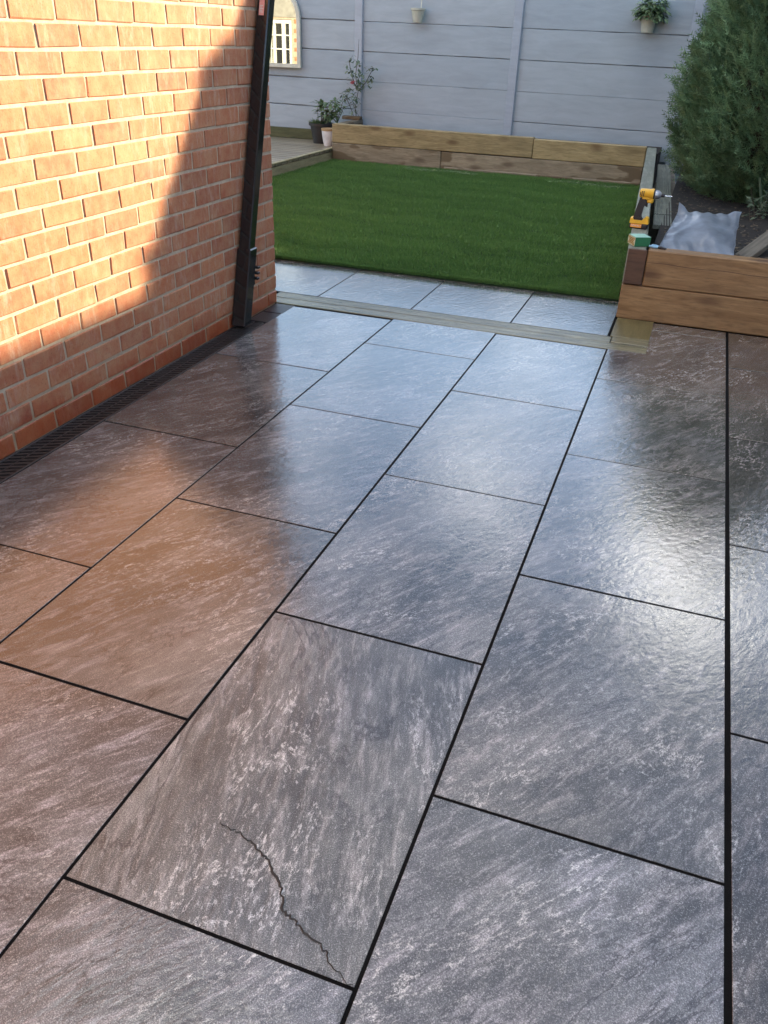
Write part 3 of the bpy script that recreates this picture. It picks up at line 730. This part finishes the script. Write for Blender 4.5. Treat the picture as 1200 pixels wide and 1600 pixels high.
# black pot with leafy plant
pot = empty('black_plant_pot', (-3.215, 9.17, .137), label='black plastic plant pot with leafy green plant on the decking corner', cat='plant pot')
MB().lathe([(.108, 0), (.148, .205), (.166, .207), (.168, .235), (.158, .237), (.150, .215), (.145, .212)], seg=28, cap=False).build('pot', M_potb, pot, smooth=True)
MB().lathe([(.02, .212), (.147, .213)], seg=20, cap=False).build('soil', M_soil, pot)
MB().lathe([(.0, 0), (.107, .001)], seg=20, cap=False).build('pot_base', M_potb, pot)
sm = MB(); lf = MB()
random.seed(11)
for k in range(15):
    a = random.uniform(0, 2 * PI); r0 = random.uniform(0, .09); p = Vector((r0 * math.cos(a), r0 * math.sin(a), .2)); d = Vector((random.uniform(-.5, .75), random.uniform(-.4, .3), 1.2)).normalized()
    L = random.uniform(.16, .40); pts = [p + d * L * t + Vector((.10 * t * t, 0, -.05 * t * t)) for t in (0, .3, .6, .85, 1)]
    sm.tube(pts, [.004, .0035, .003, .0025, .0015], 5)
    for t in range(12):
        q = pts[random.choice((2, 3, 4, 4, 3))] + rv(.02); dd = Vector((random.uniform(-1, 1), random.uniform(-1, .6), random.uniform(-.5, .35))); leaves(lf, q, dd, random.uniform(.07, .125), random.uniform(.034, .058))
for k in range(150):
    a = random.uniform(0, 2 * PI); p = Vector((-.05 + .11 * math.cos(a) * random.random(), .10 * math.sin(a) * random.random(), .21)); leaves(lf, p, Vector((math.cos(a) * .8, math.sin(a) * .8, random.uniform(.4, 1.6))), random.uniform(.05, .10), .016)
sm.build('stem', M_stem, pot); link('foliage', shade_mesh(lf, 'foliage', L_pot, 5), pot)
pot['label'] = 'black plastic plant pot with leafy green plant on the decking corner'
wp = empty('white_plant_pot', (-3.02, 8.93, .137), label='small white tapered pot with tan rim between black pot and sleepers', cat='plant pot')
MB().lathe([(.052, 0), (.066, .05), (.078, .12), (.083, .165), (.085, .178)], seg=24).build('pot', M_potw, wp, smooth=True)
MB().lathe([(.086, .176), (.088, .179), (.089, .203), (.080, .204), (.076, .19)], seg=24, cap=False).build('rim', M_tan, wp, smooth=True)
MB().lathe([(.0, .19), (.078, .19)], seg=20, cap=False).build('soil', M_soil, wp)

# climbing plant on the first post
cl = empty('climbing_plant', (-2.86, 9.36, .34), label='sparse climbing plant with one red leaf growing up the left fence post', cat='climbing plant')
sm = MB(); lf = MB(); rd = MB(); random.seed(5)
O = Vector((-2.86, 9.36, .34))
def W3(x, z, y=9.38): return Vector((x, y, z)) - O
paths = [[W3(-2.80, .34), W3(-2.84, .55), W3(-2.80, .75), W3(-2.84, .92), W3(-2.81, 1.12), W3(-2.80, 1.32)],
         [W3(-2.82, .36), W3(-2.90, .55), W3(-2.96, .66), W3(-2.93, .72)],
         [W3(-3.06, .36, 9.3), W3(-2.98, .55, 9.33), W3(-2.86, .60, 9.35), W3(-2.76, .44, 9.35), W3(-2.72, .42)],
         [W3(-2.80, .75), W3(-2.70, .85), W3(-2.63, .97), W3(-2.58, 1.0)],
         [W3(-2.84, .80), W3(-2.90, .95), W3(-2.93, 1.08), W3(-2.88, 1.14)],
         [W3(-3.05, .34, 9.25), W3(-2.98, .62, 9.3), W3(-2.84, .70, 9.32)]]
for p in paths: sm.tube(p, [.0055] + [.004] * (len(p) - 2) + [.0018], 5)
spots = [(-2.87, 1.10, 9), (-2.89, 1.0, 9), (-2.86, .93, 12), (-2.80, .95, 16), (-2.79, .83, 20), (-2.76, .80, 10), (-2.66, .95, 12), (-2.60, .99, 10), (-2.65, .87, 9), (-2.80, 1.06, 6), (-2.97, .70, 16), (-2.92, .74, 14), (-2.85, .68, 22), (-2.80, .62, 12), (-2.83, .52, 8), (-3.0, .64, 8)]
for x, z, n_ in spots:
    for k in range(n_):
        p = W3(x, z, 9.36) + Vector((random.gauss(0, .028), random.gauss(0, .03), random.gauss(0, .03)))
        leaves(lf, p, Vector((random.uniform(-1, 1), random.uniform(-1, .3), random.uniform(-1, .6))), random.uniform(.045, .08), random.uniform(.026, .042))
for k in range(7): leaves(rd, W3(-2.85, .865, 9.33) + rv(.018), Vector((random.uniform(-1, 1), -.6, random.uniform(-1, .3))), .05, .034)
sm.build('stem', M_stem, cl); link('foliage', shade_mesh(lf, 'foliage', L_clm, 5), cl); rd.build('red_leaves', L_red, cl)

# wall pots on the fence
hp = empty('empty_wall_pot', (-2.075, FY - .095, 1.515), label='small cream empty pot hanging from a cord on the middle fence bay', cat='wall pot')
MB().lathe([(.048, 0), (.055, .004), (.078, .125), (.088, .128), (.089, .15), (.080, .151), (.073, .128), (.05, .02)], seg=22, cap=False).build('pot', M_potc, hp, smooth=True)
MB().lathe([(.0, .003), (.05, .003)], seg=18, cap=False).build('pot_base', M_potc, hp)
MB().tube([(.02, .05, .13), (.022, .06, .30), (.022, .062, .42)], .006, 6).build('cord', M_cord, hp)
hp2 = empty('planted_wall_pot', (.612, FY - .10, 1.49), label='cream wall pot overflowing with green leaves on the right fence bay', cat='wall pot')
MB().lathe([(.055, 0), (.062, .004), (.082, .135), (.090, .138), (.091, .16), (.082, .161), (.075, .138), (.05, .02)], seg=22, cap=False).build('pot', M_potc, hp2, smooth=True)
MB().lathe([(.0, .003), (.056, .003)], seg=18, cap=False).build('pot_base', M_potc, hp2)
lf = MB(); random.seed(8)
for k in range(330):
    a = random.uniform(0, 2 * PI); e_ = random.uniform(-.55, 1.2); r_ = random.uniform(.06, .16)
    p = Vector((.02 + r_ * 1.15 * math.cos(a) * math.cos(e_), -.02 + r_ * .8 * math.sin(a) * math.cos(e_), .17 + r_ * 1.0 * math.sin(e_) + .03))
    leaves(lf, p, Vector((math.cos(a), math.sin(a) - .3, random.uniform(-1.1, .3))), random.uniform(.055, .095), random.uniform(.036, .06))
link('foliage', shade_mesh(lf, 'foliage', L_pot, 5), hp2)
MB().tube([(0, .02, .15), (.01, .06, .40)], .005, 5).build('cord', M_cord, hp2)

# ------------------------------------------------------------------ conifer
tree = empty('conifer_tree', (2.25, 6.68, .28), label='large dense dark green conifer bush growing out of the right raised bed', cat='conifer')
def conifer(n, seed):
    r = np.random.default_rng(seed)
    zt = r.random(n) ** 1.1 * 3.35 - .10                       # height above root
    # radius profile (height above bed soil)
    zp = [-.12, .05, .15, .3, .5, .7, 1.0, 1.3, 1.6, 1.95, 2.2, 2.6, 2.76, 2.84, 3.0, 3.25]; rp = [.66, .80, .90, .99, 1.05, 1.08, 1.03, .90, .83, .81, .74, .55, .46, .24, .14, .02]
    th_ = r.random(n) * 2 * PI
    lump = 1 + .07 * np.sin(th_ * 3 + zt * 2.1) + .06 * np.sin(th_ * 7 - zt * 5.3 + 1) + .05 * np.sin(th_ * 13 + zt * 9.1)
    rad = np.interp(zt, zp, rp) * lump
    rr = rad * (1 - .42 * r.random(n) ** 2.0)
    P = np.stack([np.minimum(rr * np.cos(th_), .92 + .1 * np.sin(zt * 9)), rr * np.sin(th_), zt], 1)
    outd = np.stack([np.cos(th_), np.sin(th_), np.zeros(n)], 1)
    d = outd * .75 + np.array([0, 0, .62]) + r.normal(0, .34, (n, 3)); d /= np.linalg.norm(d, axis=1)[:, None]
    side = np.cross(d, r.normal(0, 1, (n, 3))); side /= np.linalg.norm(side, axis=1)[:, None]
    nrm = np.cross(side, d)
    L = r.uniform(.07, .145, n)
    K = 5; Vv = []; Ff = []; off = 0; base = r.uniform(.0, 1, n)
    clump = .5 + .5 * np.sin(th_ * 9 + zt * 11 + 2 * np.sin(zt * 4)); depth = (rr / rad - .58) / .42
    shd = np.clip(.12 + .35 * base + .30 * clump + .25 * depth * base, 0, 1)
    allV = []; allS = []
    def tri(a, b, c):
        allV.append(np.stack([a, b, c], 1)); allS.append(np.repeat(shd[:, None], 3, 1))
    for j in range(K):
        t = j / K; p = P + d * (L * t)[:, None] + nrm * (L * (-.10) * t * t)[:, None]
        ll = L * (.42 * (1 - t * .55)) * r.uniform(.8, 1.2, n)
        for s_ in (-1, 1):
            q = p + (d * .75 + side * s_ * .62 + nrm * r.normal(0, .2, n)[:, None]) * ll[:, None]
            w_ = d * (L * .045)[:, None]
            tri(p - w_, p + w_ * 1.3, q)
    tip = P + d * L[:, None]
    tri(P + side * (L * .03)[:, None], P - side * (L * .03)[:, None], tip)
    Vf = np.concatenate(allV, 0); S = np.concatenate(allS, 0)
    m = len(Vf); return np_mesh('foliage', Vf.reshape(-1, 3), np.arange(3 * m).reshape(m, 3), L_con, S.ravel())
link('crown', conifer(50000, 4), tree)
# inner dead twigs: a dark lumpy core that stops light
core = MB(); core.lathe([(.45, .02), (.60, .3), (.68, .8), (.62, 1.3), (.50, 1.8), (.42, 2.2), (.25, 2.6), (.05, 2.85)], seg=16)
core.v = [(v[0] * random.uniform(.85, 1.1), v[1] * random.uniform(.85, 1.1), v[2]) for v in core.v]
core.build('inner_twigs', plain('dead_twigs', (.028, .024, .015), .95, 1, 25), tree)
MB().tube([(0, 0, -.1), (.02, 0, .6), (0, .02, 1.6), (0, 0, 3.3)], [.09, .075, .05, .015], 8).build('trunk', W_trunk, tree)
tw = MB(); random.seed(3)
for k in range(46):
    a = random.uniform(0, 2 * PI); z = random.uniform(.05, 2.6); r_ = .85 * (1 - z / 3.6)
    tw.tube([(0, 0, z), (math.cos(a) * r_ * .5, math.sin(a) * r_ * .5, z + .12), (math.cos(a) * r_, math.sin(a) * r_, z + .34)], [.016, .010, .004], 5)
tw.build('branches', W_trunk, tree)

# ------------------------------------------------------------------ things in the near bed
# filled plastic bag leaning behind the front sleeper
bag = empty('plastic_bag', (1.55, 3.75, .30), label='crumpled blue grey plastic bag propped behind the near sleeper', cat='bag')
Bp = Mat('blue_grey_polythene'); _v = Bp.objvec(rnd=False)
_f = Bp.noise(_v, 7, 4)
_c = Bp.mix(Bp.ramp(_f, (.35, 0.), (.7, 1.)), (.095, .115, .145), (.20, .235, .28))
_n = Bp.bump(Bp.noise(_v, 5, 3, .6, 1.0), .16, .03); _n = Bp.bump(Bp.noise(_v, 30, 4, .6, .6), .35, .003, _n)
Bp.set(Base_Color=_c, Roughness=.42, Normal=_n, Coat_Weight=.2, Coat_Roughness=.1)
nx, ny = 34, 26; V = []; F = []
c00, c10, c01, c11 = Vector((1.335, 3.60, .375)), Vector((1.748, 3.60, .36)), Vector((1.405, 4.15, .507)), Vector((1.752, 4.15, .522))
random.seed(21)
for side in (0, 1):
    for j in range(ny + 1):
        for i in range(nx + 1):
            u, v_ = i / nx, j / ny
            p = c00.lerp(c10, u).lerp(c01.lerp(c11, u), v_)
            bul = (math.sin(PI * u) ** .6) * (math.sin(PI * min(1, v_ * .92 + .02)) ** .7)
            p += Vector((0, 0, 1)) * ((.022 * bul + .008 * math.sin(u * 9 + v_ * 5) * bul) if side == 0 else -.07 * bul)
            p += Vector((0, -.02 * bul if side == 0 else .0, 0))
            wr = .006 * math.sin(u * 31 + 4 * math.sin(v_ * 6)) * (1 - bul) + .004 * math.sin(v_ * 40 + u * 9) * max(0, 1 - 6 * u)
            p.z += wr
            if v_ > .9:      # open lip flares up at the two corners
                k_ = (v_ - .9) / .1; p.z += k_ * (.055 * max(0, 1 - u * 7) + .02 * max(0, 1 - (1 - u) * 6) - .008 * math.sin(PI * u)); p.x += k_ * (-.012 * max(0, 1 - u * 7) + .012 * max(0, 1 - (1 - u) * 8))
            V.append(p - Vector((1.55, 3.75, .30)))
    o_ = side * (nx + 1) * (ny + 1)
    for j in range(ny):
        for i in range(nx):
            a = o_ + j * (nx + 1) + i; F.append((a, a + 1, a + nx + 2, a + nx + 1))
MB().add(V, F).build('bag_body', Bp.m, bag, smooth=True)
sea = MB()
for cA, cB in ((c00, c01), (c10, c11)):
    sea = MB(); pts = [cA.lerp(cB, t / 10) - Vector((1.55, 3.75, .30)) + Vector((random.uniform(-.004, .004), 0, .004)) for t in range(11)]; sea.tube(pts, .0025, 5); sea.build('seam', Bp.m, bag)
# pliers / blue handled tool on the sleeper
tl = empty('pliers', (1.34, 3.50, .402), rz=R(-28), label='small blue handled pliers lying on the near sleeper top', cat='pliers')
MB().tube([(-.05, .012, .008), (-.02, .016, .008), (.005, .002, .008)], [.006, .007, .005], 7).build('handle', M_blue, tl)
MB().tube([(-.05, -.014, .008), (-.02, -.016, .008), (.005, -.002, .008)], [.006, .007, .005], 7).build('handle', M_blue, tl)
MB().box((.0, -.010, .002), (.022, .010, .014), .003).box((.02, -.007, .003), (.05, .007, .012), .003).build('jaws', M_rub, tl)

# old plank, blue offcut and weeds at the right edge
pl = empty('old_plank', (1.90, 4.15, .34), label='old brown plank leaning up to the right beyond the plastic bag', cat='plank')
o = MB().box((-.28, -.055, -.018), (.30, .055, .018), .004).build('plank', W_log, pl); o.rotation_euler = (0, R(-24), R(52))
bo2 = empty('painted_offcut', (2.16, 6.0, .28), label='pale blue painted board offcut standing behind weeds at the right edge', cat='board')
MB().box((-.17, -.012, 0), (.40, .012, .125), .003).build('board', P_off, bo2, (0, 0, 0)); o = MB().prism([(-.17, .0), (.4, .0), (.4, .26), (-.04, .24)], 'Y', -.011, .011).build('board', P_off, bo2, (0, 0, .128))
wd = empty('weed_clump', (1.93, 5.55, .29), label='pale green leafy weeds and a stake below the conifer at right', cat='weeds')
lf = MB(); random.seed(9); sm = MB()
for k in range(12):
    a = random.uniform(0, 2 * PI); p = Vector((random.gauss(.03, .06), random.gauss(0, .12), .0)); d = Vector((math.cos(a) * .4, math.sin(a) * .4, 1)).normalized(); L = random.uniform(.08, .26)
    sm.tube([p, p + d * L * .5, p + d * L + Vector((0, 0, -.01))], [.003, .0025, .0015], 4)
    for t in range(7): leaves(lf, p + d * L * random.uniform(.3, 1), Vector((random.uniform(-1, 1), random.uniform(-1, 1), random.uniform(-.3, .8))), random.uniform(.04, .09), random.uniform(.02, .035))
sm.build('stem', M_stem, wd); link('foliage', shade_mesh(lf, 'foliage', L_clm, 5), wd)
MB().tube([(.06, .1, 0), (-.02, .16, .26)], .012, 6).build('stake', L_clm, wd)

# debris: bark chips and leaf litter scattered on the bed soil
N3 = 1400
X3 = 1.32 + 1.2 * rng.random(N3); Y3 = 3.6 + 3.2 * rng.random(N3); a3 = rng.random(N3) * 6.28; s3 = .006 + .016 * rng.random(N3)
V = np.zeros((N3, 4, 3))
for k in range(4):
    V[:, k] = np.stack([X3 + np.cos(a3 + k * PI / 2) * s3 * (1 if k % 2 else .4), Y3 + np.sin(a3 + k * PI / 2) * s3 * (1 if k % 2 else .4), .303 + .008 * rng.random(N3)], 1)
link('leaf_litter', np_mesh('leaf_litter', V.reshape(-1, 3), np.arange(4 * N3).reshape(N3, 4), plain('dry_litter', (.11, .085, .055), .9)), None, kind='stuff')

# ------------------------------------------------------------------ cordless driver standing on the side wall
dr = empty('cordless_drill', (1.195, 4.05, .403), rz=R(-4), label='yellow and black cordless drill standing upright on the sleeper wall', cat='drill')
def sec(mb, prof, m=0): mb.lathe(prof, seg=18, axis='X', m=m)
mb = MB(); mb.lathe([(.010, -.040), (.024, -.036), (.027, -.022), (.027, .026), (.030, .030), (.030, .044), (.026, .047)], (0, 0, .205), 20, 'X'); mb.box((.012, -.016, .152), (.050, .016, .182), .006)
mb.box((-.02, -.019, .17), (.03, .019, .19), .005)
hd = mb.build('body', M_yel, dr, smooth=True)
mb = MB(); mb.box((-.034, -.028, .196), (-.030, .028, .214)); mb.box((-.024, -.0285, .190), (-.020, .0285, .220)); mb.box((-.014, -.0285, .190), (-.010, .0285, .220)); mb.build('vent', M_rub, hd)
MB().lathe([(.0265, .044), (.028, .047), (.028, .052), (.0265, .055)], (0, 0, .205), 20, 'X').build('collar', M_rub, hd)
MB().lathe([(.026, .053), (.026, .070), (.020, .080), (.012, .088), (.010, .090)], (0, 0, .203), 20, 'X').build('gear_case', M_met, dr, smooth=True)
ch = MB().lathe([(.010, .088), (.011, .105), (.008, .110)], (0, 0, .201), 14, 'X').build('chuck', M_rub, dr, smooth=True)
MB().lathe([(.0032, .106), (.0032, .150), (.001, .155)], (0, 0, .200), 8, 'X').build('drill_bit', M_steel, ch)
mb = MB(); mb.prism([(.002, .185), (-.030, .180), (-.040, .13), (-.050, .07), (-.056, .045), (.000, .045), (-.008, .075), (-.002, .12), (.010, .155)], 'Y', -.017, .017); h_ = mb.build('grip', M_rub, dr)
MB().prism([(.024, .158), (.008, .160), (.006, .132), (.020, .128), (.018, .144)], 'Y', -.009, .009).build('trigger', M_rub, dr)
mb = MB(); mb.prism([(-.068, .030), (-.066, .060), (-.052, .062), (-.045, .050), (.004, .050), (.024, .072), (.040, .064), (.046, .030)], 'Y', -.028, .028); ft = mb.build('foot', M_yel, dr)
MB().prism([(-.052, .050), (-.046, .066), (-.006, .066), (.006, .050)], 'Y', -.022, .022).build('grip_skirt', M_rub, dr)
MB().box((-.066, -.033, .0), (.044, .033, .029), .006).build('battery', M_rub, dr)
MB().box((-.058, -.0342, .007), (.008, -.0330, .029)).build('battery_label', M_org, dr)
cu_ = bpy.data.curves.new('label_text', 'FONT'); cu_.body = 'DEWALT'; cu_.size = .0155; cu_.extrude = .0003
to = bpy.data.objects.new('label_text', cu_); C.objects.link(to)
dg = bpy.context.evaluated_depsgraph_get(); tm = bpy.data.meshes.new_from_object(to.evaluated_get(dg)); bpy.data.objects.remove(to)
tm.materials.clear(); tm.materials.append(M_white)
t_ = link('lettering', tm, dr, (-.0565, -.0346, .013), (R(90), 0, 0))
# green card box of screws
bx = empty('screw_box', (1.228, 3.545, .403), rz=R(28), label='small green card box with gold crossed end on the wall corner', cat='box')
MB().box((-.046, -.048, 0), (.046, .048, .050), .0015).build('carton', M_box, bx)
MB().box((-.0455, -.0475, .0502), (.0455, .0475, .0515)).build('lid', M_boxt, bx)
MB().box((-.0475, -.047, .002), (-.0462, .047, .049)).build('end_label', M_cardw, bx)
mb = MB()
for y0_, z0_, y1_, z1_ in ((-.044, .005, .0, .044), (.044, .005, .0, .044), (-.044, .045, .0, .008), (.044, .045, .0, .008), (-.03, .005, .03, .046), (.03, .005, -.03, .046)):
    d = Vector((0, y1_ - y0_, z1_ - z0_)).normalized(); nn = Vector((0, -d.z, d.y)) * .0036
    a = Vector((-.0478, y0_, z0_)); b = Vector((-.0478, y1_, z1_)); mb.add([a + nn, b + nn, b - nn, a - nn], [(0, 1, 2, 3)])
mb.build('end_print', M_gold, bx)
print('bricks as parts', near)
